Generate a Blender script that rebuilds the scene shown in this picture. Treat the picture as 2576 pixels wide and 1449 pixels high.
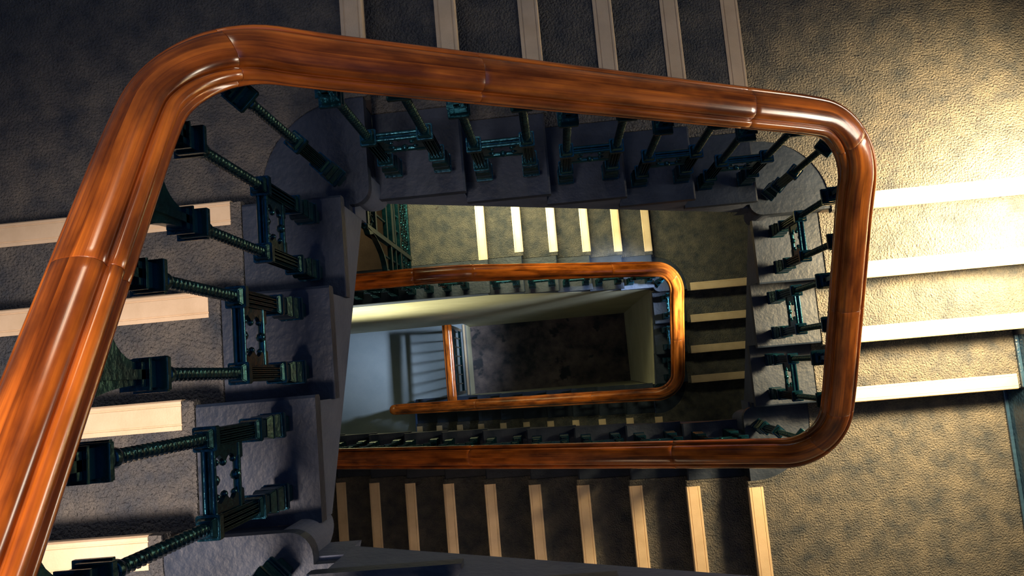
import bpy, bmesh, math, random
from mathutils import Vector, Matrix
random.seed(4)
PI = math.pi
C = bpy.context.scene.collection
for o in list(bpy.data.objects): bpy.data.objects.remove(o, do_unlink=True)

# ------------------------------------------------------------ camera, world, lights, exposure
cam = bpy.data.cameras.new('camera'); camo = bpy.data.objects.new('camera', cam); C.objects.link(camo)
RX, RY, RZ = 0.1107, 0.0531, -0.0927
camo.matrix_world = Matrix.Rotation(RX, 4, 'X') @ Matrix.Rotation(RY, 4, 'Y') @ Matrix.Rotation(RZ, 4, 'Z')
cam.sensor_fit = 'HORIZONTAL'; cam.sensor_width = 36.0; cam.lens = 1895.6 * 36.0 / 2576.0
cam.clip_start = 0.02; cam.clip_end = 60
bpy.context.scene.camera = camo
vs = bpy.context.scene.view_settings
vs.view_transform = 'Standard'; vs.look = 'None'; vs.gamma = 1.0; vs.use_curve_mapping = False
vs.exposure = 0.0
w = bpy.data.worlds.new('world'); bpy.context.scene.world = w; w.use_nodes = True
w.node_tree.nodes['Background'].inputs[0].default_value = (0.22, 0.45, 1.0, 1)
w.node_tree.nodes['Background'].inputs[1].default_value = 0.42

def area(name, loc, target, sx, sy, power, col, spread=180):
    l = bpy.data.lights.new(name, 'AREA'); l.shape = 'RECTANGLE'; l.size = sx; l.size_y = sy
    l.energy = power; l.color = col; l.spread = math.radians(spread)
    o = bpy.data.objects.new(name, l); C.objects.link(o); o.location = loc
    o.rotation_euler = (Vector(target) - Vector(loc)).to_track_quat('-Z', 'Y').to_euler()
    return o
# daylight through the two windows of the right-hand wall, one per storey
area('window_light_upper', (2.235, 0.45, -2.78), (2.06, 0.36, -4.0), 0.3, 0.75, 215, (1.0, 0.70, 0.32), 135)
area('window_glow_upper', (2.25, 0.40, -2.05), (0.0, 0.40, -2.2), 0.5, 0.6, 13, (1.0, 0.86, 0.66), 150)
area('back_window_glow', (-0.42, 1.92, -0.10), (-0.5, 0.0, -0.7), 0.45, 0.5, 6, (1.0, 0.84, 0.60), 150)
area('window_light_lower', (2.20, 0.50, -4.95), (-1.6, 0.50, -9.6), 0.3, 0.3, 15, (0.75, 0.87, 1.0), 26)
# daylight through the window of the back wall
area('back_window_light', (-0.25, 1.88, -4.35), (-0.25, 1.25, -7.0), 1.4, 0.4, 34, (1.0, 0.90, 0.45), 82)
# daylight from the front hall of the ground floor
area('hall_light', (-2.9, -1.5, -7.1), (-1.9, 0.66, -6.65), 0.6, 0.6, 30, (1.0, 0.95, 0.60), 60)
# daylight from the storey above, over the photographer, and an added warm fill on the long flight, with no window behind it
area('skylight', (-0.75, -0.75, 1.35), (-1.0, -0.5, -2.0), 0.5, 0.5, 20, (1.0, 0.78, 0.62), 50)
area('front_fill_light', (-0.8, -1.58, -2.75), (-0.6, -1.0, -4.8), 0.9, 0.3, 3.6, (1.0, 0.70, 0.45), 130)

# ------------------------------------------------------------ node materials
def mat(name, base, rough=0.5, metal=0.0, coat=0.0, spec=0.5):
    m = bpy.data.materials.new(name); m.use_nodes = True
    b = m.node_tree.nodes['Principled BSDF']
    b.inputs['Base Color'].default_value = (*base, 1); b.inputs['Roughness'].default_value = rough
    b.inputs['Metallic'].default_value = metal; b.inputs['Coat Weight'].default_value = coat
    b.inputs['Specular IOR Level'].default_value = spec
    return m, m.node_tree.nodes, m.node_tree.links, b
def mottled(name, c0, c1, scale, rough=0.6, bump=0.3, bscale=120, dist=0.01, spots=None, coat=0.0, spec=0.5, detail=6, lo=.35, hi=.65, metal=0):
    m, n, l, b = mat(name, c0, rough, metal, coat, spec)
    tc = n.new('ShaderNodeTexCoord')
    no = n.new('ShaderNodeTexNoise'); no.inputs['Scale'].default_value = scale; no.inputs['Detail'].default_value = detail
    no.inputs['Roughness'].default_value = .62
    l.new(tc.outputs['Object'], no.inputs['Vector'])
    r = n.new('ShaderNodeValToRGB'); r.color_ramp.elements[0].color = (*c0, 1); r.color_ramp.elements[1].color = (*c1, 1)
    r.color_ramp.elements[0].position = lo; r.color_ramp.elements[1].position = hi
    l.new(no.outputs['Fac'], r.inputs['Fac'])
    out = r.outputs['Color']
    if spots:
        n3 = n.new('ShaderNodeTexNoise'); n3.inputs['Scale'].default_value = spots[0]; n3.inputs['Detail'].default_value = 3
        l.new(tc.outputs['Object'], n3.inputs['Vector'])
        r3 = n.new('ShaderNodeValToRGB'); r3.color_ramp.elements[0].position = spots[1]; r3.color_ramp.elements[1].position = spots[1] + .06
        l.new(n3.outputs['Fac'], r3.inputs['Fac'])
        mx = n.new('ShaderNodeMix'); mx.data_type = 'RGBA'
        l.new(r3.outputs['Color'], mx.inputs[0]); l.new(out, mx.inputs[6]); mx.inputs[7].default_value = (*spots[2], 1)
        out = mx.outputs[2]
    l.new(out, b.inputs['Base Color'])
    if bump:
        n2 = n.new('ShaderNodeTexNoise'); n2.inputs['Scale'].default_value = bscale; n2.inputs['Detail'].default_value = 4
        l.new(tc.outputs['Object'], n2.inputs['Vector'])
        bp = n.new('ShaderNodeBump'); bp.inputs['Strength'].default_value = bump; bp.inputs['Distance'].default_value = dist
        l.new(n2.outputs['Fac'], bp.inputs['Height']); l.new(bp.outputs['Normal'], b.inputs['Normal'])
    return m
LINO = mottled('linoleum', (.046, .062, .092), (.215, .20, .182), 10, .62, 1.0, 120, .035, spots=(14, .70, (.08, .07, .08)), detail=12, lo=.30, hi=.72)
LINO_BROWN = mottled('brown_linoleum', (.10, .065, .05), (.20, .13, .10), 2.5, .6, .2, 90)
RISER = mottled('riser_paint', (.045, .035, .035), (.08, .06, .055), 8, .5, .2, 90)
IRON = mottled('blue_grey_paint', (.007, .015, .034), (.020, .032, .062), 6, .5, .3, 50, .008, coat=0, spec=.3)
STRING = mottled('string_paint', (.055, .075, .13), (.085, .105, .17), 5, .6, .35, 60, .006, spec=.25)
CAST = mottled('teal_black_cast_iron', (.004, .030, .056), (.010, .072, .10), 20, .20, .3, 70, .004, metal=.8)
BRASS = mottled('nosing_metal', (.64, .49, .33), (.74, .58, .41), 9, .38, .08, 200, metal=.15)
CREAM = mottled('cream_plaster', (.46, .44, .31), (.58, .56, .42), 2.2, .7, .12, 40)
WALLP = mottled('wall_plaster', (.30, .33, .36), (.38, .40, .42), 2, .7, .12, 40)
SKIRT = mottled('skirting_gloss', (.015, .04, .09), (.03, .07, .13), 7, .16, .5, 60, .008, coat=.6)
STONE = mottled('basement_stone', (.02, .025, .04), (.22, .17, .17), 3.2, .75, .6, 16, .02, spots=(5, .60, (.03, .035, .05)))
GROUND = mottled('ground_floor_screed', (.17, .22, .27), (.22, .27, .32), 1.6, .6, .15, 110)
DARKLINE = mat('groove_black', (.03, .02, .018), .6)[0]
SHELL = mottled('plain_shell', (.20, .2, .2), (.25, .25, .25), 3, .8, 0)
GLASS, gn, gl, gb = mat('window_glass', (.9, .95, 1), .05)
gb.inputs['Transmission Weight'].default_value = 1.0

def wood():
    m, n, l, b = mat('polished_wood', (.4, .12, .03), .24, 0, .7)
    b.inputs['Coat Roughness'].default_value = .16
    uv = n.new('ShaderNodeUVMap'); uv.uv_map = 'UVMap'
    mp = n.new('ShaderNodeMapping'); mp.inputs['Scale'].default_value = (1.5, 58, 1)
    oi = n.new('ShaderNodeObjectInfo')
    cb = n.new('ShaderNodeCombineXYZ'); ml = n.new('ShaderNodeMath'); ml.operation = 'MULTIPLY'; ml.inputs[1].default_value = 9
    l.new(oi.outputs['Random'], ml.inputs[0]); l.new(ml.outputs[0], cb.inputs['Z']); l.new(cb.outputs[0], mp.inputs['Location'])
    l.new(uv.outputs[0], mp.inputs['Vector'])
    no = n.new('ShaderNodeTexNoise'); no.inputs['Scale'].default_value = 1.6; no.inputs['Detail'].default_value = 8; no.inputs['Distortion'].default_value = .9
    l.new(mp.outputs[0], no.inputs['Vector'])
    r = n.new('ShaderNodeValToRGB'); e = r.color_ramp.elements
    e[0].position = .22; e[0].color = (.13, .026, .005, 1); e[1].position = .80; e[1].color = (.72, .205, .018, 1)
    x = e.new(.48); x.color = (.42, .105, .012, 1)
    l.new(no.outputs['Fac'], r.inputs['Fac'])
    # broad worn patches, darker and lighter varnish
    mp2 = n.new('ShaderNodeMapping'); mp2.inputs['Scale'].default_value = (4, 11, 1)
    l.new(uv.outputs[0], mp2.inputs['Vector'])
    n2 = n.new('ShaderNodeTexNoise'); n2.inputs['Scale'].default_value = 1.3; n2.inputs['Detail'].default_value = 5
    l.new(mp2.outputs[0], n2.inputs['Vector'])
    r2 = n.new('ShaderNodeValToRGB'); r2.color_ramp.elements[0].position = .38; r2.color_ramp.elements[1].position = .62
    r2.color_ramp.elements[0].color = (.42, .36, .36, 1); r2.color_ramp.elements[1].color = (1.4, 1.35, 1.35, 1)
    l.new(n2.outputs['Fac'], r2.inputs['Fac'])
    mx = n.new('ShaderNodeMix'); mx.data_type = 'RGBA'; mx.blend_type = 'MULTIPLY'; mx.inputs[0].default_value = 1
    l.new(r.outputs['Color'], mx.inputs[6]); l.new(r2.outputs['Color'], mx.inputs[7])
    hs = n.new('ShaderNodeHueSaturation'); mr = n.new('ShaderNodeMapRange'); mr.inputs['To Min'].default_value = .78; mr.inputs['To Max'].default_value = 1.18
    l.new(oi.outputs['Random'], mr.inputs['Value']); l.new(mr.outputs[0], hs.inputs['Value']); l.new(mx.outputs[2], hs.inputs['Color'])
    l.new(hs.outputs[0], b.inputs['Base Color'])
    bp = n.new('ShaderNodeBump'); bp.inputs['Strength'].default_value = .12; bp.inputs['Distance'].default_value = .004
    l.new(no.outputs['Fac'], bp.inputs['Height']); l.new(bp.outputs[0], b.inputs['Normal'])
    return m
WOOD = wood()

# ------------------------------------------------------------ helpers
def mesh_of(name, bm, m, smooth=False):
    bmesh.ops.recalc_face_normals(bm, faces=bm.faces[:])
    me = bpy.data.meshes.new(name); bm.to_mesh(me); bm.free(); me.materials.append(m)
    if smooth:
        me.polygons.foreach_set('use_smooth', [True] * len(me.polygons))
        me.set_sharp_from_angle(angle=math.radians(38))
    return me
def link(name, me, parent=None):
    o = bpy.data.objects.new(name, me); C.objects.link(o)
    if parent is not None: o.parent = parent
    return o
def obj(name, bm, m, parent=None, smooth=False): return link(name, mesh_of(name, bm, m, smooth), parent)
def tag(o, label, cat, group=None):
    o['label'] = label; o['category'] = cat
    if group: o['group'] = group
    return o
def thing(name, label, cat, loc=(0, 0, 0), rz=0, group=None):
    o = bpy.data.objects.new(name, None); C.objects.link(o); o.location = loc; o.rotation_euler = (0, 0, rz)
    o.empty_display_size = .1
    return tag(o, label, cat, group)
def struct(name, bm, m):
    o = obj(name, bm, m); o['kind'] = 'structure'; return o
def box(bm, x0, x1, y0, y1, z0, z1, bev=0, seg=2):
    r = bmesh.ops.create_cube(bm, size=1)
    for v in r['verts']:
        v.co = Vector((x0 + (v.co.x + .5) * (x1 - x0), y0 + (v.co.y + .5) * (y1 - y0), z0 + (v.co.z + .5) * (z1 - z0)))
    if bev:
        es = list({e for v in r['verts'] for e in v.link_edges})
        bmesh.ops.bevel(bm, geom=es, offset=bev, segments=seg, affect='EDGES', profile=.6)
def prism(bm, pts, axis, a0, a1):
    """polygon pts in the plane normal to axis (0 x: (y,z), 1 y: (x,z), 2 z: (x,y)), extruded from a0 to a1"""
    def P(p, a): return {0: (a, p[0], p[1]), 1: (p[0], a, p[1]), 2: (p[0], p[1], a)}[axis]
    lo = [bm.verts.new(P(p, a0)) for p in pts]; hi = [bm.verts.new(P(p, a1)) for p in pts]
    n = len(pts)
    f1 = bm.faces.new(lo); f2 = bm.faces.new(hi[::-1])
    for i in range(n): bm.faces.new((lo[i], hi[i], hi[(i + 1) % n], lo[(i + 1) % n]))
    f1.normal_update(); f2.normal_update()
    bmesh.ops.triangulate(bm, faces=[f1, f2], ngon_method='EAR_CLIP')
def frustum(bm, z0, z1, h0, h1):
    lo = [bm.verts.new((sx * h0, sy * h0, z0)) for sx, sy in ((-1, -1), (1, -1), (1, 1), (-1, 1))]
    hi = [bm.verts.new((sx * h1, sy * h1, z1)) for sx, sy in ((-1, -1), (1, -1), (1, 1), (-1, 1))]
    bm.faces.new(lo[::-1]); bm.faces.new(hi)
    for i in range(4): bm.faces.new((lo[i], lo[(i + 1) % 4], hi[(i + 1) % 4], hi[i]))
def ball(bm, x, y, z, r, sz=1, u=10, v=7):
    bmesh.ops.create_uvsphere(bm, u_segments=u, v_segments=v, radius=r, matrix=Matrix.Translation((x, y, z)) @ Matrix.Diagonal((1, 1, sz, 1)))
def lathe(bm, prof, seg=16):
    rings = [[bm.verts.new((r * math.cos(2 * PI * k / seg), r * math.sin(2 * PI * k / seg), z)) for k in range(seg)] for r, z in prof]
    for a, b_ in zip(rings, rings[1:]):
        for k in range(seg): bm.faces.new((a[k], a[(k + 1) % seg], b_[(k + 1) % seg], b_[k]))
    bm.faces.new(rings[0][::-1]); bm.faces.new(rings[-1])
def rod(bm, p0, p1, r, seg=8):
    p0 = Vector(p0); p1 = Vector(p1); d = p1 - p0
    q = d.to_track_quat('Z', 'Y').to_matrix().to_4x4()
    bmesh.ops.create_cone(bm, cap_ends=True, segments=seg, radius1=r, radius2=r, depth=d.length, matrix=Matrix.Translation((p0 + p1) / 2) @ q)

# ------------------------------------------------------------ the stair, level by level
G, R, NL = 0.2924, 0.17, 0.86
WID, IRW, SIN = 1.285, 0.305, 0.338       # flight width, width of the painted iron margin, start of the nosing strips
zTL = -2.352; zTR = zTL - 6 * R; zBR = zTR - 4 * R; zBL = zTL + 4 * R
z2 = -6.122; zTR2 = z2 - 6 * R; zBR2 = zTR2 - 4 * R; zG = -9.692; zPIT = -10.45

def strip_mesh(bm, u, v0, v1, z):
    """metal nosing along v, front edge at u: lip, inset line, flat, inset line"""
    prof = [(u - .073, z), (u - .073, z + .003), (u - .062, z + .0035), (u - .0605, z + .001), (u - .0585, z + .001), (u - .057, z + .0035),
            (u - .014, z + .0035), (u - .0125, z + .001), (u - .0105, z + .001), (u - .009, z + .0035), (u - .002, z + .003), (u + .002, z - .002),
            (u + .0025, z - .020), (u - .002, z - .022), (u - .003, z)]
    prism(bm, prof, 1, v0, v1)

def flight(name, label, loc, rz, n, g, r, u0, skip_first=False, last_drop=None, W=WID, first_riser=True):
    """u = descent, v = away from the well (0 = well edge). The landing above has its nose at u0, z 0.
    n treads below it: tread i has its nose at u0 + i*g, top at -i*r"""
    t = thing(name, label, 'staircase', loc, rz)
    def tread(i):
        zt = -i * r; ua = u0 + (i - 1) * g - .028; ub = u0 + i * g
        bm = bmesh.new()
        prism(bm, [(ua, zt - .035), (ua, zt), (ub - .012, zt), (ub - .003, zt - .004), (ub, zt - .014), (ub - .003, zt - .028), (ub - .012, zt - .035)], 1, IRW, W)
        # raised thin bead where the lining stops at the iron margin
        box(bm, ua, ub - .004, IRW, IRW + .012, zt - .002, zt + .004, .0015, 1)
        tr = obj('tread', bm, LINO, t)
        bm = bmesh.new(); strip_mesh(bm, ub, SIN, W - .012, zt); obj('nosing_strip', bm, BRASS, tr)
        bm = bmesh.new()
        prism(bm, [(ua - .002, zt - .04), (ua - .002, zt - .001), (ub - .021, zt - .001), (ub - .014, zt - .006), (ub - .014, zt - .034), (ub - .021, zt - .04)], 1, 0, IRW - .002)
        obj('tread_plate', bm, IRON, t)
    for i in range(1, n + 1): tread(i)
    for i in range(0, n + 1):
        ub = u0 + i * g; bm = bmesh.new()
        zb = -(i + 1) * r if i < n or last_drop is None else -i * r - last_drop
        box(bm, ub - .045, ub - .028, IRW - .002, W, zb, -i * r - .036)
        obj('riser', bm, RISER, t)
        bm = bmesh.new(); box(bm, ub - .045, ub - .030, .021, IRW - .003, zb, -i * r - .041); obj('riser_plate', bm, IRON, t)
    # stringer: stepped top, straight lower edge
    s = r / g; pts = []
    end = u0 + n * g
    for i in range(1, n + 1):
        pts += [(u0 + (i - 1) * g - .03, -i * r - .041), (u0 + i * g - .03, -i * r - .041)]
    zl = lambda u: -(u - u0) * s - .31
    pts = [(u0 - .03, zl(u0 - .03))] + pts + [(end - .03, zl(end - .03))]
    bm = bmesh.new(); prism(bm, pts, 1, .012, .05); obj('stringer', bm, STRING, t)
    bm = bmesh.new()
    a, b_ = u0 - .03, end - .03
    prism(bm, [(a, zl(a) + .005), (b_, zl(b_) + .005), (b_, zl(b_) + .05), (a, zl(a) + .05)], 1, .051, W)
    obj('soffit', bm, STRING, t)
    return t

def arc(cx, cy, rr, a0, a1, k=10): return [(cx + rr * math.cos(a0 + (a1 - a0) * i / k), cy + rr * math.sin(a0 + (a1 - a0) * i / k)) for i in range(k + 1)]

def landing(label, ex, ey, sx, sy, wx, wy, cx, cy, z, nose, ext=.025):
    """square quarter landing; ex, ey inner edges, (sx, sy) outward, wx, wy far edges, (cx, cy) corner of the well.
    nose 'a': the descending edge is a = 0, else b = 0; ext: how far the floor runs on under the incoming riser"""
    t = thing('stair_landing', label, 'landing', (0, 0, z))
    A = lambda x: sx * (x - ex); B = lambda y: sy * (y - ey)
    ca, cb = A(cx), B(cy); LA, LB = A(wx), B(wy)
    q = lambda pts: [(ex + sx * a, ey + sy * b) for a, b in pts]
    rr = .055
    ea, eb = (-ext, 0) if nose == 'b' else (0, -ext)     # the incoming edge lies further in beyond the plate corner
    sa, sb_ = (.016, 0) if nose == 'a' else (0, .016)     # the plate stops just short of the nosing line
    inner = [(a + sa, b + sb_) for a, b in arc(rr, rr, rr, PI, 1.5 * PI, 6)]
    outer = arc(ca, cb, IRW, 0, PI / 2, 10)            # from (ca+IRW, cb) to (ca, cb+IRW)
    if nose == 'b': lead, trail = [(ea, cb + .02), (0, cb + .02)], []
    else: lead, trail = [], [(ca + .02, 0), (ca + .02, eb)]
    plate = lead + inner + trail + [(ca + IRW, eb + sb_)] + outer + [(ea + sa, cb + IRW)]
    bm = bmesh.new(); prism(bm, q(plate), 2, -.04, -.001)
    obj('corner_plate', bm, IRON, t)
    bm = bmesh.new(); prism(bm, q([(ca + IRW + .002, eb), (LA, eb), (LA, LB), (ea, LB), (ea, cb + IRW + .002)] + [(a + .0015, b + .0015) for a, b in outer[::-1]]), 2, -.04, 0)
    rim = bmesh.new()
    lino = obj('landing_floor', bm, LINO, t)
    o2 = arc(ca, cb, IRW + .012, 0, PI / 2, 10)
    prism(rim, q([(ca + IRW + .001, 0)] + [(a, b) for a, b in outer] + [(0, cb + IRW + .001), (0, cb + IRW + .012)] + o2[::-1] + [(ca + IRW + .012, 0)]), 2, -.002, .004)
    obj('edge_bead', rim, LINO, t)
    bm = bmesh.new(); strip_mesh(bm, 0, 0, 1, 0)
    for v in bm.verts:
        u, vv, zz = v.co
        if nose == 'a': v.co = Vector((ex - sx * u, ey + sy * (cb + .338 + vv * (LB - .012 - cb - .338)), zz))
        else: v.co = Vector((ex + sx * (ca + .338 + vv * (LA - .012 - ca - .338)), ey - sy * u, zz))
    obj('nosing_strip', bm, BRASS, lino)
    # rounded corner of the stringer under the plate, its foot following the slope, and the boarding below
    bm = bmesh.new()
    in2 = arc(rr + .018, rr + .018, rr, PI, 1.5 * PI, 8); e_ = ext + .004
    if nose == 'b': ring = [(-e_, cb + .05), (-e_, cb + .012), (.018, cb + .012)] + in2 + [(ca + .05, .018), (ca + .05, cb + .05)]
    else: ring = in2 + [(ca + .012, .018), (ca + .012, -e_), (ca + .05, -e_), (ca + .05, cb + .05), (.018, cb + .05)]
    prism(bm, q(ring), 2, -1, -.041)
    for v in bm.verts:
        if v.co.z < -.5:
            a, b = A(v.co.x), B(v.co.y); f = a / (ca + .04) if nose == 'a' else b / (cb + .04)
            v.co.z = -.32 + .185 * max(0, min(1, f))
    obj('corner_stringer', bm, STRING, t)
    bm = bmesh.new(); prism(bm, q([(ca + .05, cb + .05), (LA, cb + .05), (LA, LB), (ca + .05, LB)]), 2, -.165, -.041)
    obj('landing_soffit', bm, STRING, t)
    return t

XW, YW, XL, YB = 2.262, 1.93, -1.90, -1.655
# well edges
WR, WT, WB, WL = .96, .63, -.36, -.607
# upper storey
flight('stair_flight', 'steps rising above the lower edge of the picture, only dark painted side seen', (.914 - 5 * 0 + 0, WB, -.652), PI, 5, G, R, 0.0, last_drop=R)
landing('top left-foot landing in dark shade at the bottom left corner', -.575, -.292, -1, -1, XL, YB, WL, WB, zBL, 'b', .055)
flight('stair_flight', 'short left flight with dark lino treads and pale nosings under the near handrail', (WL, -.292, zBL), PI / 2, 3, G, R, 0.0, last_drop=R)
landing('dark shaded landing in the upper left behind the big handrail bend', -.543, .580, -1, 1, XL, YW, WL, WT, zTL, 'a', .022)
flight('stair_flight', 'dark upper flight running along the top edge of the picture', (-.543, WT, zTL), 0, 5, G, R, 0.0, last_drop=R)
landing('sunlit rough landing in the upper right corner beside the wall', .912, .583, 1, 1, XW, YW, WR, WT, zTR, 'b', .022)
flight('stair_flight', 'brightly sunlit right flight with glaring white nosings', (WR, .583, zTR), -PI / 2, 3, G, R, 0.0, last_drop=R)
landing('golden lit landing in the lower right corner of the stairwell', .914, -.290, 1, -1, XW, YB, WR, WB, zBR, 'a', .024)
flight('stair_flight', 'long lower flight with slender cream nosings descending left along the bottom', (.914, WB, zBR), PI, 11, G, R, 0.0, last_drop=zBR - 11 * R - z2)
# lower storey
WR2, WT2, WB2 = .955, .66, -.24
XT2, YR2, XB3, G3 = -.507, .635, .918, .2775
flight('stair_flight', 'yellowish lit flight seen through the well above the inner handrail', (XT2, WT2, z2), 0, 5, G, R, 0.0, last_drop=R, W=1.265)
landing('blue-grey landing seen through the well at its far right top', XT2 + 5 * G - .004, YR2 - .02, 1, 1, XW, YW, WR2, WT2, zTR2, 'b', .022)
flight('stair_flight', 'short blue-grey flight with four pale nosings right of the inner handrail', (WR2, YR2 - .02, zTR2), -PI / 2, 3, G, R, 0.0, last_drop=R)
landing('dark landing beside the lower right bend of the inner handrail', XB3, YR2 - 3 * G - .02 + .004, 1, -1, XW, YB, WR2, WB2, zBR2, 'a', .022)
flight('stair_flight', 'lowest flight in deep shadow ending at the ground floor', (XB3, WB2, zBR2), PI, 10, G3, R, 0.0, last_drop=R)

# landing of the storey below the photographer (floor level, mostly hidden by the left flight)
t = thing('storey_landing', 'mottled landing in front of the iron screen, lit greenish at its right end', 'landing', (0, 0, z2))
bm = bmesh.new(); prism(bm, [(-1.16, .94), (XT2, .94), (XT2, YW), (-1.16, YW)], 2, -.05, 0); fl = obj('landing_floor', bm, LINO, t)
bm = bmesh.new(); strip_mesh(bm, XT2, .935, YW - .012, 0); obj('nosing_strip', bm, BRASS, fl)
bm = bmesh.new(); prism(bm, [(-3.62, YB), (-2.326, YB), (-2.326, .94), (-1.162, .94), (-1.162, YW), (-3.62, YW)], 2, -.05, 0)
obj('hall_floor', bm, LINO_BROWN, t)
bm = bmesh.new(); box(bm, -2.324, XT2 - .001, WT2, .938, -.05, -.001); obj('edge_plate', bm, IRON, t)
bm = bmesh.new(); box(bm, -2.324, XT2 - .035, WT2 + .012, WT2 + .05, -.31, -.051); obj('edge_stringer', bm, STRING, t)
bm = bmesh.new(); box(bm, -2.324, XT2 - .035, WT2 + .051, YW, -.31, -.26); box(bm, -3.62, -2.33, YB, YW, -.31, -.26); obj('landing_soffit', bm, STRING, t)

# ------------------------------------------------------------ balusters (shared meshes)
def soften(bm, d=.0020):
    bm.normal_update()
    es = [e for e in bm.edges if len(e.link_faces) == 2 and e.calc_face_angle(0) > .45 and e.calc_length() > .006]
    bmesh.ops.bevel(bm, geom=es, offset=d, segments=2, affect='EDGES', clamp_overlap=True)
def m_base():
    bm = bmesh.new()
    frustum(bm, 0, .052, .019, .019); frustum(bm, .052, .066, .030, .030); frustum(bm, .066, .082, .027, .029)
    frustum(bm, .082, .112, .028, .023); frustum(bm, .112, .124, .027, .027); frustum(bm, .124, .150, .027, .021)
    frustum(bm, .150, .180, .020, .020); frustum(bm, .180, .192, .026, .026); frustum(bm, .192, .204, .023, .018)
    frustum(bm, .204, .382, .0145, .0145)
    for sx, sy in ((1, 0), (-1, 0), (0, 1), (0, -1)):          # flutes on each face
        for k in (-1, 0, 1):
            c = k * .0095
            if sx: box(bm, min(sx * .0145, sx * .0185), max(sx * .0145, sx * .0185), c - .003, c + .003, .206, .380)
            else: box(bm, c - .003, c + .003, min(sy * .0145, sy * .0185), max(sy * .0145, sy * .0185), .206, .380)
    frustum(bm, .380, .390, .019, .0235); frustum(bm, .390, .410, .024, .024); frustum(bm, .410, .424, .020, .015)
    soften(bm); return mesh_of('baluster_base', bm, CAST)
def m_twist():
    bm = bmesh.new(); seg = 12; z0, z1, N = .421, .712, 120; rings = []
    for i in range(N + 1):
        z = z0 + (z1 - z0) * i / N; ring = []
        for k in range(seg):
            a = 2 * PI * k / seg; r = .0115 + .0017 * math.cos(3 * a - (z - z0) * 400)
            ring.append(bm.verts.new((r * math.cos(a), r * math.sin(a), z)))
        rings.append(ring)
    for a, b_ in zip(rings, rings[1:]):
        for k in range(seg): bm.faces.new((a[k], a[(k + 1) % seg], b_[(k + 1) % seg], b_[k]))
    bm.faces.new(rings[0][::-1]); bm.faces.new(rings[-1])
    lathe(bm, [(.0125, .700), (.0165, .705), (.0175, .712), (.0165, .719), (.0125, .722)])
    lathe(bm, [(.0125, .722), (.018, .729), (.0205, .738), (.019, .748), (.015, .754)])
    return mesh_of('twisted_shaft', bm, CAST, True)
def m_cap():
    bm = bmesh.new()
    frustum(bm, .752, .757, .020, .026); frustum(bm, .757, .766, .0305, .0305); frustum(bm, .766, .776, .026, .022)
    frustum(bm, .776, .806, .022, .022); frustum(bm, .806, .812, .0265, .0265); frustum(bm, .812, .826, .020, .020)
    box(bm, -.028, .028, -.040, .018, .768, .782, .001, 1)
    soften(bm); return mesh_of('capital', bm, CAST)
SL = R / G
def m_arch(ztop, half0, half1, slope):
    """web between capital and rail: u0 side downhill (+u). concave curves widen it up to the sloping top"""
    bm = bmesh.new(); a = .016; zb = .80
    top = lambda u: ztop - slope * u
    right = []; left = []
    for k in range(9):
        f = k / 8 * PI / 2
        right.append((a + (half1 - a) * (1 - math.cos(f)), zb + (top(half1) - .022 - zb) * math.sin(f)))
        left.append((-a - (half0 - a) * (1 - math.cos(f)), zb + (top(-half0) - .022 - zb) * math.sin(f)))
    pts = right + [(half1, top(half1)), (-half0, top(-half0))] + left[::-1]
    prism(bm, pts, 1, -.012, .012)
    # moulded top bar directly under the rail
    prism(bm, [(-half0, top(-half0) - .014), (half1, top(half1) - .014), (half1, top(half1)), (-half0, top(-half0))], 1, -.024, .024)
    # rib following the stem
    box(bm, -.008, .008, -.02, .02, .80, top(0) - .012)
    return mesh_of('arch_bracket', bm, CAST)
OFF1, OFF2 = .078, .245           # distance of the two balusters from the nose, on every tread
RB = NL - .036                    # underside of the rail above the nosing line
M_BASE, M_TW, M_CAP = m_base(), m_twist(), m_cap()
M_A1 = m_arch(RB + SL * OFF1, .083, .0625, SL); M_A2 = m_arch(RB + SL * OFF2, .0625, .083, SL)
M_AC = m_arch(RB + .04, .07, .07, SL)
M_AL = m_arch(.905, .075, .075, 0)
def m_tie():
    """pierced cast panel between a pair of balusters, local u from 0 to L"""
    L = OFF2 - OFF1; bm = bmesh.new()
    rod(bm, (.010, -.0085, .396), (L - .010, -.0085, .396), .0062, 10); rod(bm, (.010, .0085, .396), (L - .010, .0085, .396), .0062, 10)
    box(bm, .012, L - .012, -.006, .006, .376, .394)
    rod(bm, (.010, 0, .269), (L - .010, 0, .269), .0085, 10)
    # pierced plate: two side webs with lobed edges and a waist
    h0, h1 = .276, .376
    for s in (0, 1):
        X = (lambda u: u) if s == 0 else (lambda u: L - u)
        pts = [(X(.014), h0), (X(.044), h0), (X(.050), h0 + .010), (X(.040), h0 + .020), (X(.036), h0 + .034), (X(.044), h0 + .048),
               (X(.054), h0 + .058), (X(.044), h0 + .068), (X(.036), h0 + .082), (X(.040), h0 + .096), (X(.050), h0 + .106), (X(.044), h1), (X(.014), h1)]
        prism(bm, pts, 1, -.005, .005)
    for u, zz, r in ((L / 2, .376, .012), (L / 2, .276, .012), (.052, .334, .008), (L - .052, .334, .008), (.050, .288, .007), (L - .050, .288, .007), (.050, .366, .007), (L - .050, .366, .007)):
        ball(bm, u, 0, zz, r, 1, 8, 6)
    # pendant lobes under the lower bar
    for u in (.035, L - .035): box(bm, u - .018, u + .018, -.005, .005, .246, .264, .003, 1)
    return mesh_of('tie_panel', bm, CAST, True)
M_TIE = m_tie()
def baluster(parent, u, v, z, arch, rz=0):
    b = link('baluster', M_BASE, parent); b.location = (u, v, z); b.rotation_euler = (0, 0, rz)
    for nm, me in (('twisted_shaft', M_TW), ('capital', M_CAP), ('arch_bracket', arch)): link(nm, me, b)
    return b
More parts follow.
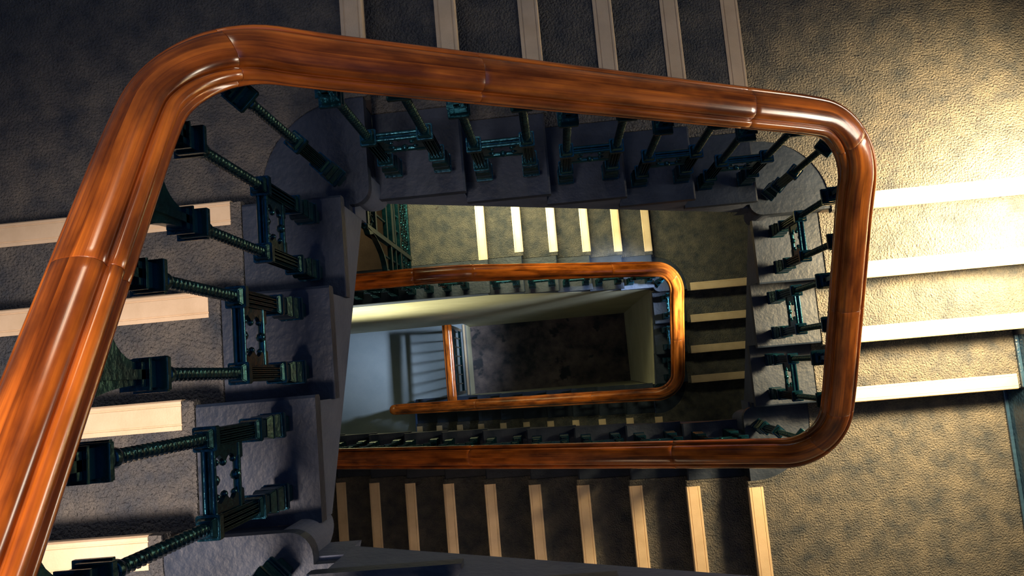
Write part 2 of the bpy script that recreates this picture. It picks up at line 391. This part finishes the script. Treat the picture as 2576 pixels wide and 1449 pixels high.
def balustrade(label, loc, rz, u0, treads, g, v, group=None, first=1):
    t = thing('iron_balustrade', label, 'balustrade', loc, rz, group)
    for i in treads:
        un = u0 + i * g; zt = -i * R
        o1, o2 = OFF1, min(OFF2, g - .047)
        baluster(t, un - o1, v, zt, M_A1); baluster(t, un - o2, v, zt, M_A2)
        p = link('tie_panel', M_TIE, t); p.location = (un - o2, v, zt)
        p.scale = ((o2 - o1) / (OFF2 - OFF1), 1, 1)
    return t
balustrade('near balustrade legs rising towards the camera at the bottom left corner', (.914, WB, -.652), PI, 0, (4, 5), G, .068)
b = balustrade('large teal-black balusters inside the near left handrail', (WL, -.292, zBL), PI / 2, 0, (1, 2, 3), G, .086)
def corner(parent_label, x, y, z, rz, ml=M_AC):
    t = thing('corner_baluster', parent_label, 'baluster', (x, y, z), rz)
    c = link('baluster_base', M_BASE, t)
    for nm, me in (('twisted_shaft', M_TW), ('capital', M_CAP), ('arch_bracket', ml)): link(nm, me, t)
corner('single dark baluster at the bottom left bend, mostly cut by the picture edge', -.645, -.385, zBL, PI * .75)
corner('single twisted baluster standing at the upper left bend of the handrail', -.655, .668, zTL, PI / 4)
balustrade('row of black balusters hanging below the top run of the upper handrail', (-.543, WT, zTL), 0, 0, (1, 2, 3, 4, 5), G, .085)
corner('single silhouetted baluster at the upper right bend of the handrail', .992, .685, zTR, -PI / 4)
balustrade('three pairs of black balusters against the sunlit plates inside the right handrail', (WR, .583, zTR), -PI / 2, 0, (1, 2, 3), G, .087)
corner('single baluster leaning at the lower right bend above the golden landing', .992, -.385, zBR, -PI * .75)
balustrade('long row of blue-black balusters above the lower run of the big handrail', (.914, WB, zBR), PI, 0, range(1, 12), G, .068)
balustrade('small balusters just under the top run of the inner handrail', (XT2, WT2, z2), 0, 0, (1, 2, 3, 4, 5), G, .062)
t = thing('iron_balustrade', 'level run of small dark balusters at the left end of the inner handrail', 'balustrade', (0, WT2 + .062, z2))
for i in range(10):
    baluster(t, -.70 - i * .146, 0, 0, M_AL)
    if i % 2: p = link('tie_panel', M_TIE, t); p.location = (-.70 - i * .146, 0, 0); p.scale = (.146 / (OFF2 - OFF1), 1, 1)
corner('tiny baluster at the upper right bend of the inner handrail', .975, .70, zTR2, -PI / 4)
balustrade('three small pairs of balusters left of the orange inner handrail', (WR2, YR2 - .02, zTR2), -PI / 2, 0, (1, 2, 3), G, .092)
corner('tiny shadowed baluster at the lower right bend of the inner handrail', .975, -.275, zBR2, -PI * .75)
balustrade('lowest row of black balusters hidden below the dark end of the inner handrail', (XB3, WB2, zBR2), PI, 0, range(1, 11), G3, .072)

# ------------------------------------------------------------ the handrail
def plan(pts, rad, ds=.018):
    """dense polyline with rounded corners; returns [(x, y)] and the arc length of marks"""
    out = [Vector(pts[0])]
    for i in range(1, len(pts) - 1):
        a, b_, c = Vector(pts[i - 1]), Vector(pts[i]), Vector(pts[i + 1])
        d1 = (b_ - a).normalized(); d2 = (c - b_).normalized(); r = rad
        p = b_ - d1 * r; qq = b_ + d2 * r; o = p + d2 * r
        n = 16
        out.append(p)
        a0 = math.atan2(p.y - o.y, p.x - o.x); a1 = math.atan2(qq.y - o.y, qq.x - o.x)
        while a1 - a0 > PI: a1 -= 2 * PI
        while a1 - a0 < -PI: a1 += 2 * PI
        for k in range(1, n + 1):
            f = a0 + (a1 - a0) * k / n; out.append(Vector((o.x + r * math.cos(f), o.y + r * math.sin(f))))
    out.append(Vector(pts[-1]))
    out = [p for k, p in enumerate(out) if k == 0 or (p - out[k - 1]).length > 1e-4]
    dense = [out[0]]
    for a, b_ in zip(out, out[1:]):
        L = (b_ - a).length; k = max(1, int(L / ds + .5))
        for j in range(1, k + 1): dense.append(a + (b_ - a) * j / k)
    return dense
RL, RT, RRt, RBm, RT2, RR2, RB2 = -.702, .700, 1.047, -.425, .716, 1.028, -.314
PL = plan([(.9, RBm), (RL, RBm), (RL, RT), (RRt, RT), (RRt, RBm), (-2.39, RBm), (-2.39, RT2), (RR2, RT2), (RR2, RB2), (-1.93, RB2)], .175)
S = [0]
for a, b_ in zip(PL, PL[1:]): S.append(S[-1] + (b_ - a).length)
def at_mark(x, y, smin):
    best = min((((p - Vector((x, y))).length, s) for p, s in zip(PL, S) if smin < s < smin + 3.5), key=lambda q: q[0])
    return best[1]
marks = []; s_ = -.001
for x, y, z in [(.9, RBm, -1.502 + SL * (.9 + .546)), (-.50, RBm, -1.502), (RL, -.235, zBL - SL * .057), (RL, .50, zTL + R + SL * .084), (-.50, RT, zTL - SL * .043), (.85, RT, zTR + R + SL * .067),
                (RRt, .50, zTR - SL * .083), (RRt, -.22, zBR + R + SL * .073), (.85, RBm, zBR - SL * .064), (-2.15, RBm, zBR - SL * 3.064), (-2.39, -.1, z2 + .09),
                (-2.39, .5, z2 + .09), (-.86, RT2, z2 + .09), (-.62, RT2, z2 + .05), (.82, RT2, z2 - SL * 1.327), (RR2, .5, zTR2 - SL * .135), (RR2, -.10, zTR2 - SL * .735), (.82, RB2, zBR2 - .1 * R / G3), (-1.93, RB2, zBR2 - 2.848 * R / G3)]:
    s_ = at_mark(x, y, s_); marks.append((s_, z + NL))
def zlin(s):
    for (a, za), (b_, zb) in zip(marks, marks[1:]):
        if s <= b_: return za + (zb - za) * max(0, (s - a)) / (b_ - a)
    return marks[-1][1]
Z = [sum(zlin(min(S[-1], max(0, s + d))) for d in (-.09, -.06, -.03, 0, .03, .06, .09)) / 7 for s in S]
HALF = [(0, .047), (.012, .0465), (.024, .044), (.033, .0395), (.0395, .032), (.0415, .025), (.0412, .0195), (.0435, .018), (.0475, .0225), (.053, .0215), (.0585, .016),
        (.0615, .009), (.0605, .001), (.055, -.006), (.0485, -.008), (.0462, -.012), (.0468, -.018), (.0515, -.0205), (.0535, -.026), (.0515, -.032), (.045, -.036), (0, -.036)]
PROF = [(a, b_) for a, b_ in HALF] + [(-a, b_) for a, b_ in HALF[-2:0:-1]]
PLEN = [0]
for a, b_ in zip(PROF, PROF[1:] + PROF[:1]): PLEN.append(PLEN[-1] + math.dist(a, b_))
def frame(i):
    j0, j1 = max(0, i - 1), min(len(PL) - 1, i + 1)
    t = Vector((PL[j1].x - PL[j0].x, PL[j1].y - PL[j0].y, Z[j1] - Z[j0])).normalized()
    side = Vector((t.y, -t.x, 0)).normalized(); up = side.cross(t).normalized()
    return Vector((PL[i].x, PL[i].y, Z[i])), side, up, t
def rail_section(i0, i1, parent, cap0=False, cap1=False):
    bm = bmesh.new(); uvl = bm.loops.layers.uv.new('UVMap'); rings = []; n = len(PROF); uu = []
    seq = []
    for i in range(i0, i1 + 1):
        p, sd, up, t = frame(i); sh = 0
        if i == i0: seq.append((p + t * .0003, sd, up, .988, S[i])); sh = .0012
        if i == i1: seq.append((p - t * .0012, sd, up, 1, S[i])); seq.append((p - t * .0003, sd, up, .988, S[i])); continue
        seq.append((p + t * sh, sd, up, 1, S[i]))
    for p, sd, up, k, s in seq:
        rings.append([bm.verts.new(p + sd * (a * k) + up * (b_ * k)) for a, b_ in PROF]); uu.append(s)
    for r in range(len(rings) - 1):
        for k in range(n):
            f = bm.faces.new((rings[r][k], rings[r + 1][k], rings[r + 1][(k + 1) % n], rings[r][(k + 1) % n])); f.smooth = True
            for lp, (us, kk) in zip(f.loops, ((uu[r], k), (uu[r + 1], k), (uu[r + 1], k + 1), (uu[r], k + 1))): lp[uvl].uv = (us, PLEN[kk])
    bm.faces.new(rings[0][::-1]); bm.faces.new(rings[-1])
    o = obj('rail_section', bm, WOOD, parent)
    o.data.set_sharp_from_angle(angle=math.radians(60))
    return o
hr_u = thing('handrail', 'broad polished orange-brown wooden handrail winding round the upper stairwell', 'handrail', (0, 0, 0))
hr_l = thing('handrail', 'smaller glossy wooden handrail deeper in the well, ending in a rounded tip', 'handrail', (0, 0, 0))
joints = [0]; s_ = 0
for x, y in [(.4, RBm), (-.65, -.39), (RL, .20), (-.60, .67), (-.13, RT), (.60, RT), (.99, .65), (RRt, .13), (RRt, -.25), (.99, -.38), (.47, RBm), (-.5, RBm), (-1.4, RBm)]:
    s_ = at_mark(x, y, s_ + .05); joints.append(s_)
jl = [s_]
for x, y in [(-2.39, -.25), (-2.39, .55), (-.95, RT2), (-.55, RT2), (.45, RT2), (.98, .67), (RR2, .17), (.98, -.27), (.3, RB2), (-.9, RB2)]:
    s_ = at_mark(x, y, s_ + .05); jl.append(s_)
jl.append(S[-1])
idx = lambda s: min(range(len(S)), key=lambda i: abs(S[i] - s))
for a, b_ in zip(joints, joints[1:]): rail_section(idx(a), idx(b_), hr_u)
for a, b_ in zip(jl, jl[1:]): rail_section(idx(a), idx(b_), hr_l)
bm = bmesh.new(); p, sd, up, tt = frame(len(PL) - 1)
ball(bm, p.x - .008, p.y, p.z + .002, .060, .85, 20, 12)
o = obj('end_knob', bm, WOOD, hr_l, True); o['label'] = 'dark rounded wooden end cap'
bm = bmesh.new()
frustum(bm, 0, .9, .03, .03); frustum(bm, 0, .12, .045, .04); frustum(bm, .70, .75, .042, .042)
o = obj('newel_post', bm, CAST); o.location = (-1.90, RB2, zG); tag(o, 'dark iron newel post under the rounded end of the inner handrail', 'post')

# ------------------------------------------------------------ iron screen on the storey landing
sc = thing('iron_screen', 'blue-black cast iron lattice screen with a curved wing, upper left of the well', 'screen', (-1.15, 0, z2))
def sb(bm, y0, y1, z0, z1, th=.012): box(bm, -th, th, min(y0, y1), max(y0, y1), z0, z1, .002, 1)
def lattice(y0, y1, z0, z1, name='lattice_panel'):
    bm = bmesh.new(); n = max(1, round((y1 - y0) / .085)); m = max(1, round((z1 - z0) / .085))
    dy = (y1 - y0) / n; dz = (z1 - z0) / m
    for i in range(n):
        for j in range(m):
            a, b_ = y0 + i * dy, z0 + j * dz
            rod(bm, (0, a, b_), (0, a + dy, b_ + dz), .005, 6); rod(bm, (0, a, b_ + dz), (0, a + dy, b_), .005, 6)
            ball(bm, 0, a + dy / 2, b_ + dz / 2, .013, 1, 8, 6)
            for q in (.25, .75): ball(bm, 0, a + dy * q, b_ + dz * .5, .007, 1, 6, 4)
    for i in range(1, n): sb(bm, y0 + i * dy - .003, y0 + i * dy + .003, z0, z1, .006)
    for j in range(0, m, 2): sb(bm, y0, y1, z0 + j * dz - .004, z0 + j * dz + .004, .008)
    return obj(name, bm, CAST, sc)
for y in (1.0, 1.50, 1.90):
    bm = bmesh.new(); sb(bm, y - .018, y + .018, 0, 1.46, .018); ball(bm, 0, y, 1.47, .025); obj('post', bm, CAST, sc)
lattice(1.02, 1.48, .05, .42); lattice(1.52, 1.88, .05, .42)
lattice(1.02, 1.48, 1.22, 1.40, 'top_lattice'); lattice(1.52, 1.88, 1.22, 1.40, 'top_lattice')
for z0, z1, th in ((0.02, .05, .016), (.42, .46, .02), (.56, .60, .014), (.66, .74, .022), (.84, .88, .014), (1.18, 1.22, .016), (1.40, 1.44, .018)):
    bm = bmesh.new(); sb(bm, 1.018, 1.482, z0, z1, th); sb(bm, 1.518, 1.882, z0, z1, th); obj('cross_rail', bm, CAST, sc)
for k, y in enumerate((1.14, 1.26, 1.38, 1.64, 1.76)):
    bm = bmesh.new(); rod(bm, (0, y, .88), (0, y, 1.18), .009); rod(bm, (0, y, .46), (0, y, .66), .009); obj('rod', bm, CAST, sc)
bm = bmesh.new()                                                   # curved wing dropping to the handrail
cv = [(.998, 1.46), (.985, 1.34), (.962, 1.235), (.925, 1.14), (.88, 1.05), (.83, .995), (.775, .965), (.735, .955)]
lo = [(y - .006, z - .045) for y, z in cv]; lo[0] = (.955, 1.40)
prism(bm, cv + lo[::-1], 0, -.018, .018)
obj('curved_wing', bm, CAST, sc, True)
bm = bmesh.new(); sb(bm, .758, .794, 0, .93, .016); obj('post', bm, CAST, sc)
for z0, z1, th in ((.02, .05, .014), (.42, .46, .018), (.58, .61, .012), (.74, .78, .014)):
    bm = bmesh.new(); sb(bm, .795, .981, z0, z1, th); obj('cross_rail', bm, CAST, sc)
lattice(.795, .981, .05, .42)
bm = bmesh.new(); rod(bm, (0, .885, .46), (0, .885, .99), .008); obj('rod', bm, CAST, sc)

# ------------------------------------------------------------ guard at the edge of the ground floor
gd = thing('guard_railing', 'short straight wooden rail on a dark iron frame across the bottom of the well', 'railing', (-1.235, 0, zG))
bm = bmesh.new(); uvl = bm.loops.layers.uv.new('UVMap')
rings = [[bm.verts.new((-.035 + a * .92, y, .93 + b_ * .9)) for a, b_ in PROF] for y in [-.29 + .9 * k / 12 for k in range(13)]]
n = len(PROF)
for r in range(12):
    for k in range(n):
        f = bm.faces.new((rings[r][k], rings[r + 1][k], rings[r + 1][(k + 1) % n], rings[r][(k + 1) % n])); f.smooth = True
        for lp, (us, kk) in zip(f.loops, ((r, k), (r + 1, k), (r + 1, k + 1), (r, k + 1))): lp[uvl].uv = (us * .075, PLEN[kk])
bm.faces.new(rings[0][::-1]); bm.faces.new(rings[-1])
obj('rail', bm, WOOD, gd)
bm = bmesh.new(); box(bm, -.02, .02, -.22, .60, .80, .835, .003, 1); obj('top_bar', bm, CAST, gd)
bm = bmesh.new(); box(bm, -.016, .016, -.22, .60, .10, .13, .003, 1); obj('bottom_bar', bm, CAST, gd)
for k in range(8):
    y = -.20 + k * .112; bm = bmesh.new(); z1 = .905 if k in (0, 7) else .80; z0 = 0 if k in (0, 7) else .13; hh = .02 if k in (0, 7) else .008
    box(bm, -hh, hh, y - hh, y + hh, z0, z1, .002, 1); obj('bar', bm, CAST, gd)

# ------------------------------------------------------------ floors, walls
def poly_floor(name, pts, z, th, m):
    bm = bmesh.new(); prism(bm, pts, 2, z - th, z); return struct(name, bm, m)
PX, PY0, PY1 = -1.19, WB2 - .012, WT2 + .012
poly_floor('floor', [(-3.62, YB), (-1.90, YB), (-1.90, PY0), (PX, PY0), (PX, PY1), (-3.62, PY1)], zG, .25, GROUND)
poly_floor('floor_basement', [(PX - .4, PY0 - .3), (2.26, PY0 - .3), (2.26, 1.9), (PX - .4, 1.9)], zPIT, .2, STONE)
# stairwell walls under the lowest flights (cream plaster)
zs = lambda u, g=G: -(u) * R / g - .31
bm = bmesh.new(); prism(bm, [(-3.62, zPIT), (WR2, zPIT), (WR2, z2 + zs(WR2 - XT2)), (XT2 - .03, z2 - .315), (-2.324, z2 - .315), (-3.62, z2 - .315)], 1, PY1, PY1 + .12); struct('wall_well_back', bm, CREAM)
bm = bmesh.new(); prism(bm, [(PY0, zPIT), (PY1 - .001, zPIT), (PY1 - .001, zTR2 + zs(YR2 - PY1)), (PY0, zTR2 + zs(YR2 - PY0))], 0, WR2 - .005, WR2 + .1); struct('wall_well_right', bm, CREAM)
bm = bmesh.new(); prism(bm, [(PX - .02, zPIT), (WR2 - .006, zPIT), (WR2 - .006, zBR2 + zs(XB3 - WR2, G3)), (PX - .02, zBR2 + zs(XB3 - PX, G3))], 1, PY0 - .10, PY0 - .004); struct('wall_well_front', bm, CREAM)
bm = bmesh.new(); box(bm, PX - .12, PX, PY0, PY1 - .001, zPIT, zG - .251); struct('wall_well_left', bm, CREAM)
bm = bmesh.new(); box(bm, PX - .012, PX + .012, PY0 + .01, PY1 - .01, zG - .06, zG + .012, .003, 1); struct('trim_1', bm, BRASS)
# outer walls of the stair hall
def wall_with_holes(name, axis, a0, a1, lo, hi, z0, z1, holes, m):
    """wall made of pieces around rectangular window holes [(h0, h1, zz0, zz1)]"""
    bm = bmesh.new(); xs = sorted({lo, hi} | {h for q in holes for h in q[:2]}); zs_ = sorted({z0, z1} | {h for q in holes for h in q[2:]})
    for xa, xb in zip(xs, xs[1:]):
        for za, zb in zip(zs_, zs_[1:]):
            cx, cz = (xa + xb) / 2, (za + zb) / 2
            if any(q[0] < cx < q[1] and q[2] < cz < q[3] for q in holes): continue
            if axis == 0: box(bm, a0, a1, xa, xb, za, zb)
            else: box(bm, xa, xb, a0, a1, za, zb)
    return struct(name, bm, m)
HR = [(.10, .80, -3.10, -1.70), (-.1, .6, -5.6, -4.5)]
HB = [(-.9, 1.3, -4.75, -3.95), (-.75, -.10, -.45, .25)]
wall_with_holes('wall_right', 0, 2.268, 2.45, -1.86, 2.12, -10.6, 1.5, HR, WALLP)
wall_with_holes('wall_back', 1, 1.936, 2.12, -3.80, 2.266, -10.6, 1.5, HB, WALLP)
bm = bmesh.new(); box(bm, -3.80, 2.266, -1.86, -1.66, -10.6, 1.5); struct('wall_front', bm, WALLP)
bm = bmesh.new(); box(bm, -3.80, -3.63, -1.659, 1.935, -10.6, -2.95); struct('wall_left', bm, WALLP)
bm = bmesh.new(); box(bm, -3.80, -1.906, -1.659, 1.935, -2.94, -2.75); struct('ceiling_left', bm, WALLP)
bm = bmesh.new(); box(bm, -2.05, -1.906, -1.659, 1.935, -2.74, 1.5); struct('wall_upper_left', bm, WALLP)
def window(i, axis, a, h):
    bm = bmesh.new(); t = .03
    def bx(p0, p1, q0, q1, d0=-.03, d1=.03):
        if axis == 0: box(bm, a + d0, a + d1, p0, p1, q0, q1, .003, 1)
        else: box(bm, p0, p1, a + d0, a + d1, q0, q1, .003, 1)
    h0, h1, q0, q1 = h
    bx(h0 + .002, h0 + t, q0 + .002, q1 - .002); bx(h1 - t, h1 - .002, q0 + .002, q1 - .002); bx(h0 + t, h1 - t, q0 + .002, q0 + t); bx(h0 + t, h1 - t, q1 - t, q1 - .002)
    bx((h0 + h1) / 2 - .012, (h0 + h1) / 2 + .012, q0 + t, q1 - t, -.02, .02)
    o = struct('window_%d' % i, bm, SKIRT)
    bm = bmesh.new()
    if axis == 0: box(bm, a - .003, a + .003, h0 + .01, h1 - .01, q0 + .01, q1 - .01)
    else: box(bm, h0 + .01, h1 - .01, a - .003, a + .003, q0 + .01, q1 - .01)
    obj('pane', bm, GLASS, o)
window(1, 0, 2.40, HR[0]); window(2, 0, 2.40, HR[1]); window(3, 1, 2.06, HB[0]); window(4, 1, 2.06, HB[1])
# gloss-painted skirting along the right wall of the landings and the stepped skirting of the right flight
def skirt(name, y0, y1, z, h=.24):
    bm = bmesh.new(); box(bm, 2.2625, 2.2675, y0, y1, z + .001, z + h); box(bm, 2.2445, 2.262, y0, y1, z + .001, z + .016, .004, 2)
    return struct(name, bm, SKIRT)
skirt('baseboard_right', YB + .01, -.30, zBR, .34)
skirt('baseboard_upper', .60, YW - .01, zTR, .24)
for i in range(3):
    skirt('baseboard_step_%d' % (i + 1), .583 - (i + 1) * G + .005, .583 - i * G - .03, zTR - (i + 1) * R, .3)
